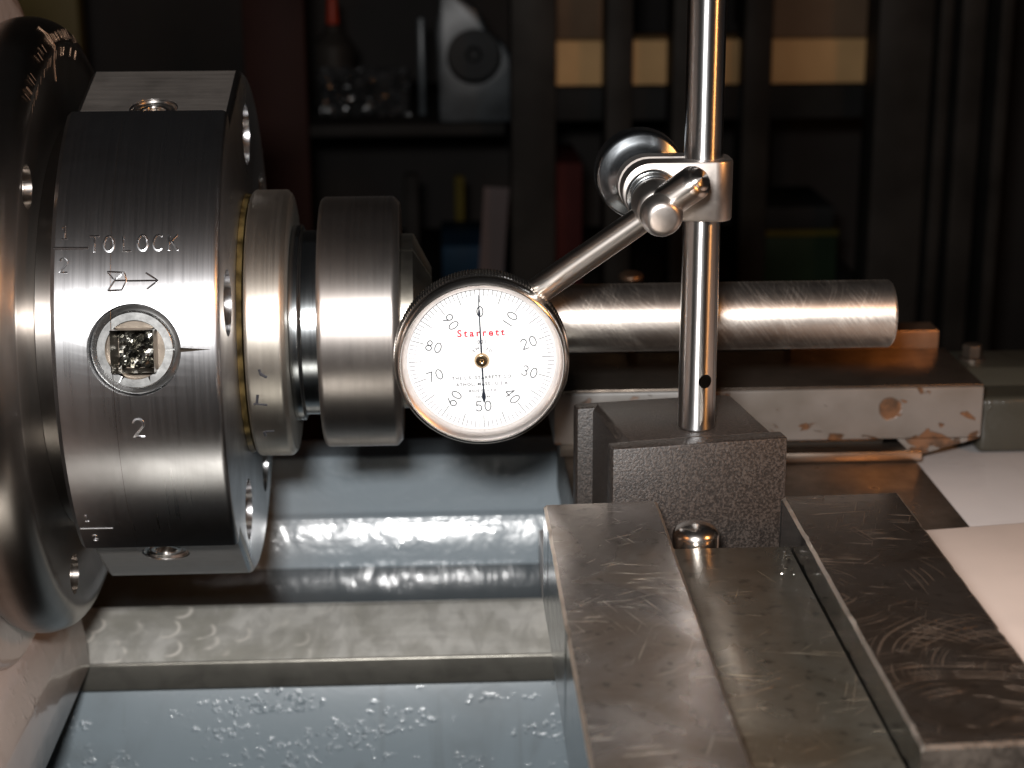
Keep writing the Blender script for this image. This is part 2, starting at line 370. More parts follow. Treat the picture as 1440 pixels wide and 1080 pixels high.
def rnd(prof, rad, steps=4):
    """round the corners of an open (z, r) profile"""
    out = [prof[0]]
    for a, b, c in zip(prof, prof[1:], prof[2:]):
        A, B, C = Vector(a), Vector(b), Vector(c)
        d = min(rad, (A-B).length*0.45, (C-B).length*0.45)
        p, q = B+(A-B).normalized()*d, B+(C-B).normalized()*d
        for k in range(steps+1):
            t = k/steps; out.append(tuple(p.lerp(B, t).lerp(B.lerp(q, t), t)))
    out.append(prof[-1]); return out
def add_tube(bm, pts, r, n=8, caps=True):
    pts = [Vector(p) for p in pts]; rings = []
    nrm = None
    for i, p in enumerate(pts):
        d = (pts[min(i+1, len(pts)-1)]-pts[max(i-1, 0)]).normalized()
        if nrm is None: nrm = d.orthogonal().normalized()
        nrm = (nrm-d*nrm.dot(d)).normalized(); bn = d.cross(nrm)
        rr = r[i] if isinstance(r, (list, tuple)) else r
        rings.append([bm.verts.new(p+nrm*rr*math.cos(2*math.pi*k/n)+bn*rr*math.sin(2*math.pi*k/n)) for k in range(n)])
    for a, b in zip(rings, rings[1:]):
        for k in range(n): bm.faces.new((a[k], a[(k+1) % n], b[(k+1) % n], b[k]))
    if caps: bm.faces.new(rings[0][::-1]); bm.faces.new(rings[-1])
def prism(name, mat, parent, outline, axis, a0, a1, bev=0.0, smooth=35, seg=2, xf=None):
    """extrude a 2-D outline: axis 'X' -> (y,z) outline, 'Y' -> (x,z), 'Z' -> (x,y)"""
    bm = bmesh.new()
    def P(u, v, t): return {'X': (t, u, v), 'Y': (u, t, v), 'Z': (u, v, t)}[axis]
    A = [bm.verts.new(P(u, v, a0)) for u, v in outline]; B = [bm.verts.new(P(u, v, a1)) for u, v in outline]
    bm.faces.new(A); bm.faces.new(B[::-1])
    for i in range(len(A)): j = (i+1) % len(A); bm.faces.new((A[i], A[j], B[j], B[i]))
    bmesh.ops.recalc_face_normals(bm, faces=bm.faces)
    if bev: bmesh.ops.bevel(bm, geom=bm.edges[:], offset=bev, segments=seg, profile=0.5, affect='EDGES', clamp_overlap=True)
    return fin(bm, name, mat, parent, smooth, xf)
def boolean(o, cutters, smooth=35):
    """subtract helper meshes; the cutters are removed again"""
    t_ = bmesh.new(); t_.from_mesh(o.data); bmesh.ops.remove_doubles(t_, verts=t_.verts, dist=1e-7); t_.to_mesh(o.data); t_.free()
    cs = []
    for bm in cutters:
        bmesh.ops.recalc_face_normals(bm, faces=bm.faces); bm.transform(Matrix.Scale(MM, 4))
        me = bpy.data.meshes.new('cut'); bm.to_mesh(me); bm.free()
        c = bpy.data.objects.new('cut', me); COL.objects.link(c); cs.append(c)
        md = o.modifiers.new('b', 'BOOLEAN'); md.operation = 'DIFFERENCE'; md.solver = 'EXACT'; md.object = c
    bpy.context.view_layer.update()
    dg = bpy.context.evaluated_depsgraph_get()
    me = bpy.data.meshes.new_from_object(o.evaluated_get(dg))
    o.modifiers.clear(); me.name = o.name
    mats = [m_ for m_ in o.data.materials]
    o.data = me
    if not me.materials:
        for m_ in mats: me.materials.append(m_)
    for p in me.polygons: p.use_smooth = True; p.material_index = 0
    me.set_sharp_from_angle(angle=R(smooth))
    for c in cs:
        d = c.data; bpy.data.objects.remove(c); bpy.data.meshes.remove(d)

# stroke lettering: every glyph a list of polylines in a box 0.62 wide, 1 high
def arc(cx, cy, rx, ry, a0, a1, n=10):
    return [(cx+rx*math.cos(R(a0+(a1-a0)*k/n)), cy+ry*math.sin(R(a0+(a1-a0)*k/n))) for k in range(n+1)]
GL = {
 '0': [arc(.31,.5,.29,.5,90,450,20)], '1': [[(.31,0),(.31,1)]],
 '2': [arc(.3,.72,.27,.28,165,-35,10)+[(.03,0),(.6,0)]],
 '3': [arc(.28,.75,.25,.25,150,-90,9)+arc(.28,.25,.28,.25,90,-150,9)],
 '4': [[(.45,0),(.45,1),(.02,.28),(.6,.28)]],
 '5': [[(.55,1),(.12,1),(.08,.56)]+arc(.28,.32,.29,.32,120,-150,12)],
 '6': [[(.45,1),(.1,.5)]+arc(.31,.3,.28,.3,150,510,16)],
 '7': [[(.03,1),(.58,1),(.22,0)]],
 '8': [arc(.31,.75,.22,.25,-90,270,14), arc(.31,.25,.28,.25,90,450,14)],
 '9': [[(.17,0),(.52,.5)]+arc(.31,.7,.28,.3,-30,330,16)],
 'T': [[(0,1),(.6,1)],[(.3,1),(.3,0)]], 'O': [arc(.31,.5,.3,.5,90,450,18)],
 'L': [[(.05,1),(.05,0),(.55,0)]], 'C': [arc(.34,.5,.32,.5,50,310,14)],
 'K': [[(.05,1),(.05,0)],[(.55,1),(.05,.42)],[(.2,.58),(.58,0)]],
 '1s': [[(.1,.8),(.3,1),(.3,0)],[(.1,0),(.5,0)]],
}
def strokes(text, h, wf=0.62, gap=0.28):
    out = []; x = 0
    for ch in text:
        if ch == ' ': x += wf*h*0.55; continue
        for pl in GL[ch]: out.append([(x+px*h, py*h) for px, py in pl])
        x += (wf+gap)*h
    wd = x-gap*h
    return [[(px-wd/2, py-h/2) for px, py in pl] for pl in out]

# ================================================================== SETTING
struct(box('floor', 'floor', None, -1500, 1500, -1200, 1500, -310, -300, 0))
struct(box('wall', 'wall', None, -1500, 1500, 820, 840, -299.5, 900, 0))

# ------------------------------------------------------------------ lathe bed
bed = thing('lathe_bed', (0, 0, -300), 'blue grey painted lathe bed with a bright scraped steel way', 'lathe bed')
X0, X1 = -420, 420
rw = prism('rear_way', 'way', bed, [(30.5,-100),(47.5,-92),(50,-92),(66.3,-103.5),(66.3,-124),(36,-124),(36,-109.5),(30.5,-107.6)], 'X', X0, X1, 0.5)
rw.data.materials.append(M['wayface'])
for p in rw.data.polygons:
    if p.normal.y < -0.5: p.material_index = 1
prism('wet_way', 'wetway', bed, [(66.6,-104.8),(70,-105),(106.5,-105),(106.5,-123.5),(66.6,-123.5)], 'X', X0, X1, 0.3)
# painted webs: inner wall under the way, back wall behind the wet strip
wall_pts = [(35.8,-109.6),(35.2,-110)]
for k in range(13):
    t = k/12; wall_pts.append((34.8-7.0*(1-(1-t)**1.6), -111-30*t))
wall_pts += [(27.8,-175),(27.8,-299),(66,-299),(66,-124.4),(35.8,-124.4)]
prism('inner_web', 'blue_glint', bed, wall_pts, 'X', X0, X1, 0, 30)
bw = [(106.7+2.2*k/8+2.0*(k/8)**2, -104.7+12.9*k/8) for k in range(9)]
bw += [(110.9+1.8*(1-math.cos(R(q)))*1.0, -91.8+1.5*math.sin(R(q))) for q in range(15, 91, 15)]
bw += [(113.6,-90.1),(114.2,-89.6),(115.2,-72.8),(116.0,-72.2),(132,-72.2),(132,-299),(106.7,-299)]
prism('back_web', 'blue', bed, bw, 'X', X0, X1, 0, 25)
prism('front_way', 'way', bed, [(-140,-100),(-96,-100),(-96,-124),(-140,-124)], 'X', X0, X1, 1.0)
prism('front_web', 'blue', bed, [(-136,-124.2),(-100,-124.2),(-100,-299),(-136,-299)], 'X', X0, X1, 1.0)

# ------------------------------------------------------------------ headstock
hs = thing('headstock', (-200, 0, -100), 'warm grey painted headstock casting behind the big round chuck plate', 'headstock')
arch = [(-150,-99.6)]
arch += [(-150,-10)] + [(86*math.cos(R(a)), 86*math.sin(R(a))) for a in range(170, 8, -6)] + [(86,0),(86,-99.6),(69,-99.6),(69,-90.8),(29,-90.8),(29,-99.6)]
prism('casting', 'beige', hs, arch, 'X', -330, -101, 3.0, 40, 3)
foot = []
prism('foot', 'beige', hs, [(-100.8,-70),(-97.5,-76),(-94.5,-84),(-93.3,-92),(-93,-99.5),(-100.8,-99.5)], 'Y', -148, 28.8, 0.5, 50)
lathe('bearing_boss', 'beige', hs, rnd([(-101.3,0),(-101.3,79),(-98.2,77.5),(-98.0,74),(-98.0,0)], 1.2), 96, AX['X'])

# ================================================================== CHUCK
ch = thing('collet_chuck', (-70, 0, -70), 'round steel lathe chuck stamped TO LOCK with square key socket and stepped nose', 'chuck')
bp = lathe('backplate', 'flange', ch, rnd([(-97.8,0),(-97.8,66),(-94,69.6),(-89,70.2),(-84.2,68.4),(-82.0,64.4),(-82.6,61.5),(-82.6,0)], 2.6, 5), 160, AX['X'], 40)
def th(th_, r, x):   # chuck polar position: 0 deg faces the operator, 90 deg up
    return Vector((x, -r*math.cos(R(th_)), r*math.sin(R(th_))))
cuts = []
for a in (44, -62, 150, 222):
    bm = bmesh.new(); add_lathe(bm, [(-6,0),(-6,4.6),(3,4.6),(3,0)], 32, frame(th(a, 57.0, -82.6), (1,0,0))); cuts.append(bm)
boolean(bp, cuts)
for a in (44, -62, 150, 222):
    s = lathe('cap_screw', 'screw', bp, rnd([(-5.9,0),(-5.9,4.2),(-1.5,4.2),(-1.5,2.3),(-4.2,2.1),(-4.2,0)], 0.4), 24, frame(th(a, 57.0, -82.6), (1,0,0)))
# scratched marks near the top of the plate rim
bm = bmesh.new()
for k in range(46):
    a = 58+48*random.random(); j_ = random.uniform(-0.3, 0.3)
    if k % 2: add_tube(bm, [th(a, 67.0+j_, -82.95), th(a, 65.3+j_, -82.15)], 0.07, 5)
    else: add_tube(bm, [th(a, 63.4+j_, -82.22), th(a, 61.4+j_, -82.57)], 0.07, 5)
add_tube(bm, [th(84, 57, -82.58), th(84, 61.5, -82.58), th(84, 64.6, -82.02), th(84, 67.2, -83.3), th(84, 68.9, -85.2)], 0.13, 6)
fin(bm, 'scribed_mark', 'copper', bp)
lathe('hub', 'flange', ch, [(-82.5,0),(-82.5,46),(-77.2,46),(-77.2,0)], 96, AX['X'])

# body with two milled flats
RB = 57.6; XB0, XB1 = -77, -43.6
def body_r():
    pts = []
    def flat_r(a, an): return 53.4/math.cos(R(a-an))
    a = 0
    segs = []
    A = [i*2.0 for i in range(180)]
    out = []
    for a in A:
        s_ = a if a <= 180 else a-360
        if 65.5 <= s_ <= 97: out.append((a, min(RB, flat_r(s_, 74))))
        elif -73 <= s_ <= -41: out.append((a, min(RB, flat_r(s_, -50))))
        else: out.append((a, RB))
    out.append((65.4, RB)); out.append((65.45, flat_r(65.45, 74))); out.append((360-40.9, RB)); out.append((360-40.95, flat_r(-40.95, -50)))
    out.sort(); return out
prof = body_r()
bm = bmesh.new(); rings = []
for x, dr in [(XB0, 1.0), (XB0+1.0, 0)]+[(XB1-1.3+1.3*math.sin(R(q*18)), 1.3-1.3*math.cos(R(q*18))) for q in range(6)]:
    rings.append([bm.verts.new(th(a, r-dr, x)) for a, r in prof])
n = len(prof)
for a, b in zip(rings, rings[1:]):
    for i in range(n): bm.faces.new((a[i], a[(i+1) % n], b[(i+1) % n], b[i]))
bm.faces.new(rings[0]); bm.faces.new(rings[-1][::-1])
body = fin(bm, 'body', 'chuck', ch, 28)
body.data.materials.append(M['flat'])
FLAT_N = [th(74, 1, 0), th(-50, 1, 0)]
KA, KX = 9.3, -60.6            # key socket
cuts = []
bm = bmesh.new(); add_lathe(bm, [(-7,0),(-7,9.3),(4,9.3),(4,0)], 64, frame(th(KA, RB-0.8, KX), th(KA, 1, 0))); cuts.append(bm)
FS = ((75, -60.6, 74), (-56, -61.4, -50))
for a, x, an in FS:
    bm = bmesh.new(); add_lathe(bm, [(-6,0),(-6,5.2),(6,5.2),(6,0)], 40, frame(th(a, 53.4/math.cos(R(a-an)), x), th(an, 1, 0))); cuts.append(bm)
FH = (20, 103, 150, -60, -113, 196)
for a in FH:
    bm = bmesh.new(); add_lathe(bm, [(-9,0),(-9,7.0),(3,7.0),(3,0)], 40, frame(th(a, 43.5, XB1), (1,0,0))); cuts.append(bm)
boolean(body, cuts, 28)
for p in body.data.polygons:
    c_ = p.center/MM; rr_ = math.hypot(c_.y, c_.z)
    if any(p.normal.dot(n_) > 0.999 and abs(c_.dot(n_)-53.4) < 0.6 for n_ in FLAT_N): p.material_index = 1
for a in FH:
    lathe('cap_screw', 'screw', ch, rnd([(-8.9,0),(-8.9,6.5),(-2.5,6.5),(-2.5,3.4),(-6,3.2),(-6,0)], 0.5), 32, frame(th(a, 43.5, XB1), (1,0,0)))
for a, x, an in FS:
    sc = lathe('adjusting_screw', 'screw', ch, rnd([(-5.9,0),(-5.9,5.0),(-0.15,5.0),(-0.9,4.6),(-1.0,3.6),(-0.6,3.3),(-0.6,2.4),(-3.6,2.2),(-3.6,0)], 0.25), 40, frame(th(a, 53.4/math.cos(R(a-an)), x), th(an, 1, 0)))
# bushing with a square hole, packed with broken bright swarf
kf = frame(th(KA, RB-0.8, KX), th(KA, 1, 0), (1, 0, 0))
bu = lathe('key_bushing', 'bushing', ch, [(-6.9,0),(-6.9,9.0),(-1.9,9.0),(-1.6,8.7),(-1.3,7.9),(-0.5,7.7),(-0.35,7.5),(-0.35,0)], 64, kf, 30)
c1 = bmesh.new(); add_lathe(c1, [(-2.3,0),(-2.3,5.95),(2,5.95),(2,0)], 64, kf)
c2 = bmesh.new(); add_box(c2, -4.25, 4.25, -4.25, 4.25, -6.4, 3.1, 0, 2, kf)
c3 = bmesh.new(); add_box(c3, 5.5, 9.5, -0.14, 0.14, -0.8, 1.3, 0, 2, kf)
boolean(bu, [c1, c2, c3], 30)
t_ = bmesh.new(); t_.from_mesh(bu.data)
bmesh.ops.delete(t_, geom=[f for f in t_.faces if (kf.inverted() @ (f.calc_center_median()/MM)).z > 0.3], context='FACES'); t_.to_mesh(bu.data); t_.free()
bu.data.materials.append(M['bore'])
for p in bu.data.polygons:
    lc = kf.inverted() @ (p.center/MM)
    if math.hypot(lc.x, lc.y) < 6.3 and lc.z < -0.5: p.material_index = 1  # socket walls carry the hole's shade in their colour
bm = bmesh.new(); N = 11
vs = [[bm.verts.new(kf @ Vector((-4.1+8.2*i/N, -4.1+8.2*j/N, -6.3+random.uniform(0, 3.4)*random.random()))) for j in range(N+1)] for i in range(N+1)]
for i in range(N):
    for j in range(N): bm.faces.new((vs[i][j], vs[i+1][j], vs[i+1][j+1])); bm.faces.new((vs[i][j], vs[i+1][j+1], vs[i][j+1]))
fin(bm, 'socket_floor', 'swarf', bu, 0)
# stamped marks (strokes laid round the cylinder)
def on_body(pts, x0, a0, r=RB, dr=0.0):
    return [th(a0+math.degrees(v/r), r+dr, x0+u) for u, v in pts]
def stamp(pls, x0, a0, rad=0.2, name='stamped_mark'):
    bm = bmesh.new()
    for pl in pls:
        fine_ = []
        for p, q in zip(pl, pl[1:]):
            for k in range(3): fine_.append((p[0]+(q[0]-p[0])*k/3, p[1]+(q[1]-p[1])*k/3))
        fine_.append(pl[-1])
        add_tube(bm, on_body(fine_, x0, a0), rad, 6)
    return fin(bm, name, 'chuck', body)
stamp(strokes('TO', 3.3, gap=0.24), -66.8, 30.7, 0.24); stamp(strokes('LOCK', 3.3, gap=0.3), -57.2, 30.8, 0.24)
stamp([[(x*2.7-0.8, y*2.7-1.35) for x, y in pl] for pl in GL['1s']], -74.2, 33.2); stamp(strokes('2', 2.9), -74.2, 26.4)
stamp([[(0,0.12),(7,0)]], -76.4, 29.9, 0.24); stamp([[(0,-0.25),(6,-0.15)]], -76.3, 29.9, 0.16)
stamp([[(-5,1.9),(-4.6,1.9),(-1.6,1.7),(-3.6,0.2),(-4.9,1.7)],[(-3.6,0.1),(-1.2,0.1)],[(-4.9,-1.9),(-2.1,-1.8),(-1.2,0),(-1.6,1.7)],[(-4.9,-1.9),(-3.6,0)],[(-1.2,0),(5,0)],[(2.6,1.6),(5,0),(2.8,-1.7)]], -60.6, 23.1, 0.2)
stamp(strokes('2', 3.9), -60.6, -6.7, 0.26)
stamp([[(x*2.0-0.6, y*2.0-1.0) for x, y in pl] for pl in GL['1s']], -73.9, -29.6, 0.17); stamp(strokes('3', 2.1), -73.2, -36.6, 0.17); stamp([[(0,0),(6.8,0)]], -75.8, -33.1, 0.14)
# witness mark beside the socket: a sharp tapering notch
bm = bmesh.new(); add_tube(bm, on_body([(0,0),(2,0),(4,0),(5.8,0)], -51.4, KA, RB, 0.0), [0.5, 0.36, 0.18, 0.03], 6); fin(bm, 'witness_notch', 'bore', body)
# faint seam of the body
bm = bmesh.new(); add_tube(bm, [th(a, RB-0.02, -65.0) for a in range(-40, 66, 2)], 0.045, 5); fin(bm, 'seam_line', 'bore', body)

# stepped nose
lathe('oil_line', 'oil', ch, [(-43.5,0),(-43.5,30.0),(-42.4,29.6),(-42.1,0)], 96, AX['X'])
nr = lathe('nose_ring', 'nose', ch, rnd([(-42.0,0),(-42.0,30.0),(-41.4,30.7),(-34.2,30.7),(-33.2,29.6),(-33.2,0)], 0.4), 128, AX['X'])
# dark smudges of marker on the ring
def smudge(a, x, pts):
    bm = bmesh.new(); add_tube(bm, [th(a+math.degrees(v/30.7), 30.42, x+u) for u, v in pts], 0.42, 8); fin(bm, 'ink_mark', 'ink', nr)
for a, x, pts in ((-6, -38.2, [(-0.7,0.8),(-0.4,-0.5),(0.9,-1.1)]), (-6.4, -38.2, [(-0.6,0.2),(0.7,-0.9)]), (-19, -39.6, [(0,1.6),(-0.3,-0.6),(-1,-1.0)]), (-21, -39.0, [(-0.8,0.2),(1.3,-0.1)]), (-37, -38.0, [(-0.9,0),(1.1,0.1)]), (-38, -38.2, [(-0.9,0.5),(-0.7,-1.2)])):
    smudge(a, x, pts)
lathe('neck', 'neck', ch, rnd([(-33.1,0),(-33.1,22.6),(-31.0,22.6),(-30.6,21.3),(-26.7,21.3),(-26.7,0)], 0.3), 96, AX['X'])
co = lathe('collar', 'collar', ch, rnd([(-26.6,0),(-26.6,28.2),(-25.8,28.9),(-10.0,28.9),(-8.6,27.4),(-8.6,0)], 0.5), 128, AX['X'])
cl = lathe('collet', 'collet', ch, [(-8.5,8.02),(-8.5,20.2),(-5.7,20.2),(-5.5,20.0),(-1.7,12.6),(-1.6,12.3),(-1.6,8.02),(-8.5,8.02)], 96, AX['X'])
cuts = []
for a in (66, 186, 306):
    bm = bmesh.new(); p = th(a, 1, 0); add_box(bm, -0.35, 0.35, 6, 26, -9.2, 4, 0, 2, frame((0,0,0), (1,0,0), p.cross(Vector((1,0,0))))); cuts.append(bm)
boolean(cl, cuts)

# ------------------------------------------------------------------ bar held in the chuck
bar = lathe('round_bar', 'bar', None, rnd([(-8.2,0),(-8.2,7.95),(105.3,7.95),(105.9,7.4),(105.9,0)], 0.15), 96, AX['X'])
tag(bar, 'bright plain round steel bar sticking out of the chuck', 'steel bar')

# ================================================================== CARRIAGE
sd = thing('saddle', (100, 0, -100), 'pale painted carriage saddle lying across the bed under the dark cross slide', 'saddle')
prism('saddle_body', 'pale', sd, [(-135,-99.7),(29,-99.7),(29,-91.4),(69,-91.4),(69,-70.3),(-135,-70.3)], 'X', 38, 260, 0.8)
box('painted_wing', 'pale', sd, 127.6, 260, -14, 70, -70, -55.0, 0.8)
prism('cover', 'cream', sd, [(93.6,-48.5),(150,-45.3),(260,-44.6),(260,-69.8),(93.6,-69.8)], 'Y', -134, -17.5, 1.2, 45, 3)
box('way_wiper', 'pale', sd, 27, 37.7, 31, 66, -91.4, -78, 0.6)

cs = thing('cross_slide', (85, -10, -70), 'dark flat steel cross slide plate under the black magnetic base', 'cross slide')
box('plate', 'darkplate', cs, 33, 127.2, -132, 78, -70.1, -52.0, 0.5)
box('gib_strip', 'strip', cs, 60, 128.5, 43.2, 51, -51.9, -49.2, 0.35)

ta = thing('taper_attachment', (90, 64, -52), 'long grey block with rusty chipped paint and dark flat top behind the bar', 'taper attachment')
box('block', 'chipped', ta, 30, 144.6, 45, 82, -46.2, -32.0, 0.5)
box('top_plate', 'darkplate', ta, 30.2, 144.4, 45.15, 82, -31.95, -31.3, 0.2)
prism('pedestal', 'darkplate', ta, [(52,-51.9),(80,-51.9),(80,-46.3),(52,-46.3)], 'X', 32, 120, 0.2)
prism('dovetail_wedge', 'chipped', ta, [(122,-46.4),(144.5,-46.4),(129.5,-50.6),(126.5,-50.9)], 'Y', 45.2, 60, 0.2)
box('packing_bar', 'copper', ta, 100, 142.7, 82.3, 92, -46, -26.2, 0.4)
box('bracket', 'green_grey', ta, 147.6, 190, 56, 96, -54.5, -38.6, 1.6, 3)
prism('bracket_step', 'green_grey', ta, [(66,-38.4),(94,-38.4),(90,-34.5),(72,-34.5)], 'X', 147.6, 190, 0.8)
def hexbolt(parent, x, y, z, r, h, mat='darkplate'):
    b = lathe('bolt', mat, parent, [(0,0),(0,r*1.35),(0.8,r*1.35),(0.8,0)], 32, Matrix.Translation((x, y, z)))
    lathe('bolt_head', mat, b, rnd([(0.82,0),(0.82,r),(h,r),(h,0)], 0.4), 6, Matrix.Translation((x, y, z)), 30)
hexbolt(ta, 151.8, 80, -34.4, 2.8, 4.5)
st_ = lathe('stud', 'rack', ta, [(-46,0),(-46,1.6),(-11.2,1.6),(-11.2,0)], 16, Matrix.Translation((54.5, 86.5, 0)))
lathe('stud_cap', 'copper', st_, rnd([(-11.1,0),(-11.1,3.6),(-9.6,3.6),(-8.8,2.2),(-8.8,0)], 0.6), 24, Matrix.Translation((54.5, 86.5, 0)))
box('rear_bar', 'rack', ta, 32, 99.5, 82.4, 92, -52, -46.1, 0.4)
# ------------------------------------------------------------------ compound rest with T-slot
cr = thing('compound_rest', (55, -120, -52), 'worn steel compound slide with scratched twin blocks and a slot between', 'compound rest')
def slab(name, mat, x0, x1, yf, yn, zt, zb, tilt=0.0, chf=1.6):
    """block with a filed far edge, slightly uneven rim and nicks"""
    bm = bmesh.new(); NX, NY = 10, 44
    us = [0, 0.6/(x1-x0)]+[k/8 for k in range(1, 8)]+[1-0.6/(x1-x0), 1]; NX = len(us)-1
    ts = [0, 0.006]+[k/60 for k in range(1, 60)]+[0.993, 1]; NY = len(ts)-1
    top = []
    for j in range(NY+1):
        t = ts[j]; y = yf+(yn-yf)*t; row = []
        kk = random.random(); nick = (0.4 if kk > 0.95 else 0.1 if kk > 0.7 else 0.02)*random.random()
        kk = random.random(); nick2 = (0.4 if kk > 0.95 else 0.1 if kk > 0.7 else 0.02)*random.random()
        for i in range(NX+1):
            u = us[i]; x = x0+(x1-x0)*u; z = zt
            if i == 0: x += nick; z -= 0.45+nick
            if i == NX: x -= nick2; z -= 0.45+nick2
            if i == 1: x += nick*0.8
            if i == NX-1: x -= nick2*0.8
            if j in (0, NY): z -= 0.5
            row.append(bm.verts.new((x, y+tilt*(x-x0), z)))
        top.append(row)
    # insert gentle rim points
    for j in range(NY):
        for i in range(NX): bm.faces.new((top[j][i], top[j][i+1], top[j+1][i+1], top[j+1][i]))
    loop = [top[0][i] for i in range(NX+1)]+[top[j][NX] for j in range(1, NY+1)]+[top[NY][i] for i in range(NX-1, -1, -1)]+[top[j][0] for j in range(NY-1, 0, -1)]
    low = [bm.verts.new((v.co.x if abs(v.co.x-x0) > 1 and abs(v.co.x-x1) > 1 else (x0 if abs(v.co.x-x0) <= 1 else x1), v.co.y-(0.4 if v.co.y > yf-2 and False else 0), zb)) for v in loop]
    n_ = len(loop)
    for i in range(n_): bm.faces.new((loop[i], loop[(i+1) % n_], low[(i+1) % n_], low[i]))
    bm.faces.new(low[::-1])
    o = fin(bm, name, mat, cr, 50)
    o.data.materials.append(M['slabedge'])
    o.data.set_sharp_from_angle(angle=R(28))
    for p in o.data.polygons:
        if 0.2 < p.normal.z < 0.96 or p.normal.y < -0.8: p.material_index = 1  # worn rims and near ends, brightened in colour for the lamp's light
    return o
def assign_side(o, mat, xs):
    o.data.materials.append(M[mat])
    for p in o.data.polygons:
        if abs(p.normal.x) > 0.8 and abs(p.center.x/MM-xs) < 1.0: p.material_index = 2
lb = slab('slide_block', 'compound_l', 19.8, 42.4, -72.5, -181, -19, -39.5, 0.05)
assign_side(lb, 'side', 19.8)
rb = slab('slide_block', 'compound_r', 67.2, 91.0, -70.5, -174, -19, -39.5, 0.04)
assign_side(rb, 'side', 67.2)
box('slot_floor', 'slot', cr, 42.6, 67.0, -178, -81.0, -39.4, -25.5, 0.3)
box('slide_base', 'darkplate', cr, 40, 86, -131, -88, -51.8, -39.7, 0.6)
bh = lathe('button_screw', 'screw', cr, [(-14,0),(-14,4.6),(0,4.6),(0.8,4.4),(1.7,3.7),(2.3,2.5),(2.6,1.1),(2.65,0)], 48, Matrix.Translation((49.6, -75.6, -24.9)))

for k in range(8):
    bm = bmesh.new(); bmesh.ops.create_icosphere(bm, subdivisions=1, radius=0.32)
    for v in bm.verts: v.co = Vector((v.co.x*random.uniform(0.5, 1.6), v.co.y*random.uniform(0.5, 1.4), v.co.z*random.uniform(0.3, 0.8)))
    t_ = random.random(); px_ = 66.2-random.random()*(2.0+2.5*t_); py_ = -84-26*t_*t_-random.random()*3
    bm.transform(Matrix.Translation((px_, py_, -25.3)))
    tag(fin(bm, 'metal_chip', 'screw', None, 0), 'tiny bright metal chip lying on the slot floor beside the right block', 'metal chip', 'bright chips on the slot floor')

# ================================================================== INDICATOR STAND
BX, BY, BZ = 49.9, -43.3, -11.0
stand = thing('indicator_stand', (BX, BY, -52), 'black crinkle magnetic base with polished upright post, clamp and slanting rod', 'magnetic stand')
bf = Matrix.Translation((BX, BY, 0)) @ Matrix.Rotation(R(8.7), 4, 'Z')
hw, hd = 18.4, 17.6
prism('base_block', 'crinkle', stand, [(-hw+3.4,-51.8),(hw-0.6,-51.8),(hw-0.6,-13.0),(hw-2.4,BZ-0.02),(-hw+4.5,BZ-0.02),(-hw+3.4,-12.4)], 'Y', -hd+4.6, hd-4.2, 0.3, 40, 2, bf)
box('front_plate', 'crinkle', stand, -hw, hw, -hd, -hd+4.55, -51.8, BZ, 0.45, 2, bf)
box('rear_plate', 'crinkle', stand, -hw, hw-2.5, hd-4.15, hd, -51.8, BZ-0.9, 0.6, 2, bf)
box('slot_shade', 'black', stand, -hw+2.4, -hw+3.3, -hd+4.7, -hd+6.4, -24, -15, 0.2, 2, bf)  # black box drawn for the shade in the base's slot hole
PX, PY = 53.1, -49.7
post = lathe('post', 'post', stand, rnd([(-10.9,0),(-10.9,3.85),(150,3.85),(150,0)], 0.5), 64)
post.matrix_basis = Matrix.Translation((PX*MM, PY*MM, 0))
hd_dir = Vector((0.30, -1, 0.12))
bm = bmesh.new(); add_lathe(bm, [(-2.5,0),(-2.5,1.45),(8,1.45),(8,0)], 24, frame((0, 0, -0.6), hd_dir))
bm.transform(Matrix.Translation((PX, PY, 0)))
bpy.context.view_layer.update()
boolean(post, [bm])
post.data.materials.append(M['bore'])
for p in post.data.polygons:
    if math.hypot(p.center.x, p.center.y)/MM < 3.55 and abs(p.center.z/MM) < 5: p.material_index = 1  # inside of the post hole coloured dark in place of shade
# clamp: rectangular sleeve on the post running out to a round eye at the left
SX, SZ = 42.3, 39.2       # swivel axis (runs along y)
out = [(PX+5.6, SZ-6.0), (PX+5.6, SZ+6.2)] + [(SX+6.0*math.cos(R(a)), SZ+0.4+5.8*math.sin(R(a))) for a in range(90, 271, 12)]
bm = bmesh.new()
A = [bm.verts.new((u, PY-6.2, v)) for u, v in out]; B = [bm.verts.new((u, PY+6.2, v)) for u, v in out]
bm.faces.new(A); bm.faces.new(B[::-1])
for i in range(len(A)): j = (i+1) % len(A); bm.faces.new((A[i], A[j], B[j], B[i]))
bmesh.ops.recalc_face_normals(bm, faces=bm.faces)
bmesh.ops.bevel(bm, geom=[e for e in bm.edges if all(v.co.x > PX+5.5 for v in e.verts) and abs(e.verts[0].co.z-e.verts[1].co.z) > 5], offset=4.0, segments=8, profile=0.5, affect='EDGES')
bmesh.ops.bevel(bm, geom=[e for e in bm.edges if len(e.link_faces) == 2 and e.calc_face_angle(0) > 1.0], offset=0.5, segments=2, profile=0.5, affect='EDGES')
cp = fin(bm, 'clamp', 'satin', stand, 40)
bm = bmesh.new(); add_lathe(bm, [(-30,0),(-30,3.9),(30,3.9),(30,0)], 48, Matrix.Translation((PX, PY, SZ)))
boolean(cp, [bm], 40)
bm = bmesh.new(); add_box(bm, PX-20, PX-3.0, PY-1.1, PY+1.1, SZ-20, SZ+20); 
boolean(cp, [bm], 40)
AXD = Vector((0.02, -1, -0.13)).normalized()          # swivel axis towards the operator, drooping a little
SO = Vector((SX, PY-6.3, SZ-0.2))
sf = frame(SO, AXD)
lathe('clamp_washer', 'neck', stand, rnd([(-0.1,0),(-0.1,5.4),(1.6,5.4),(1.6,4.2),(3.0,4.2),(3.0,0)], 0.3), 48, sf)
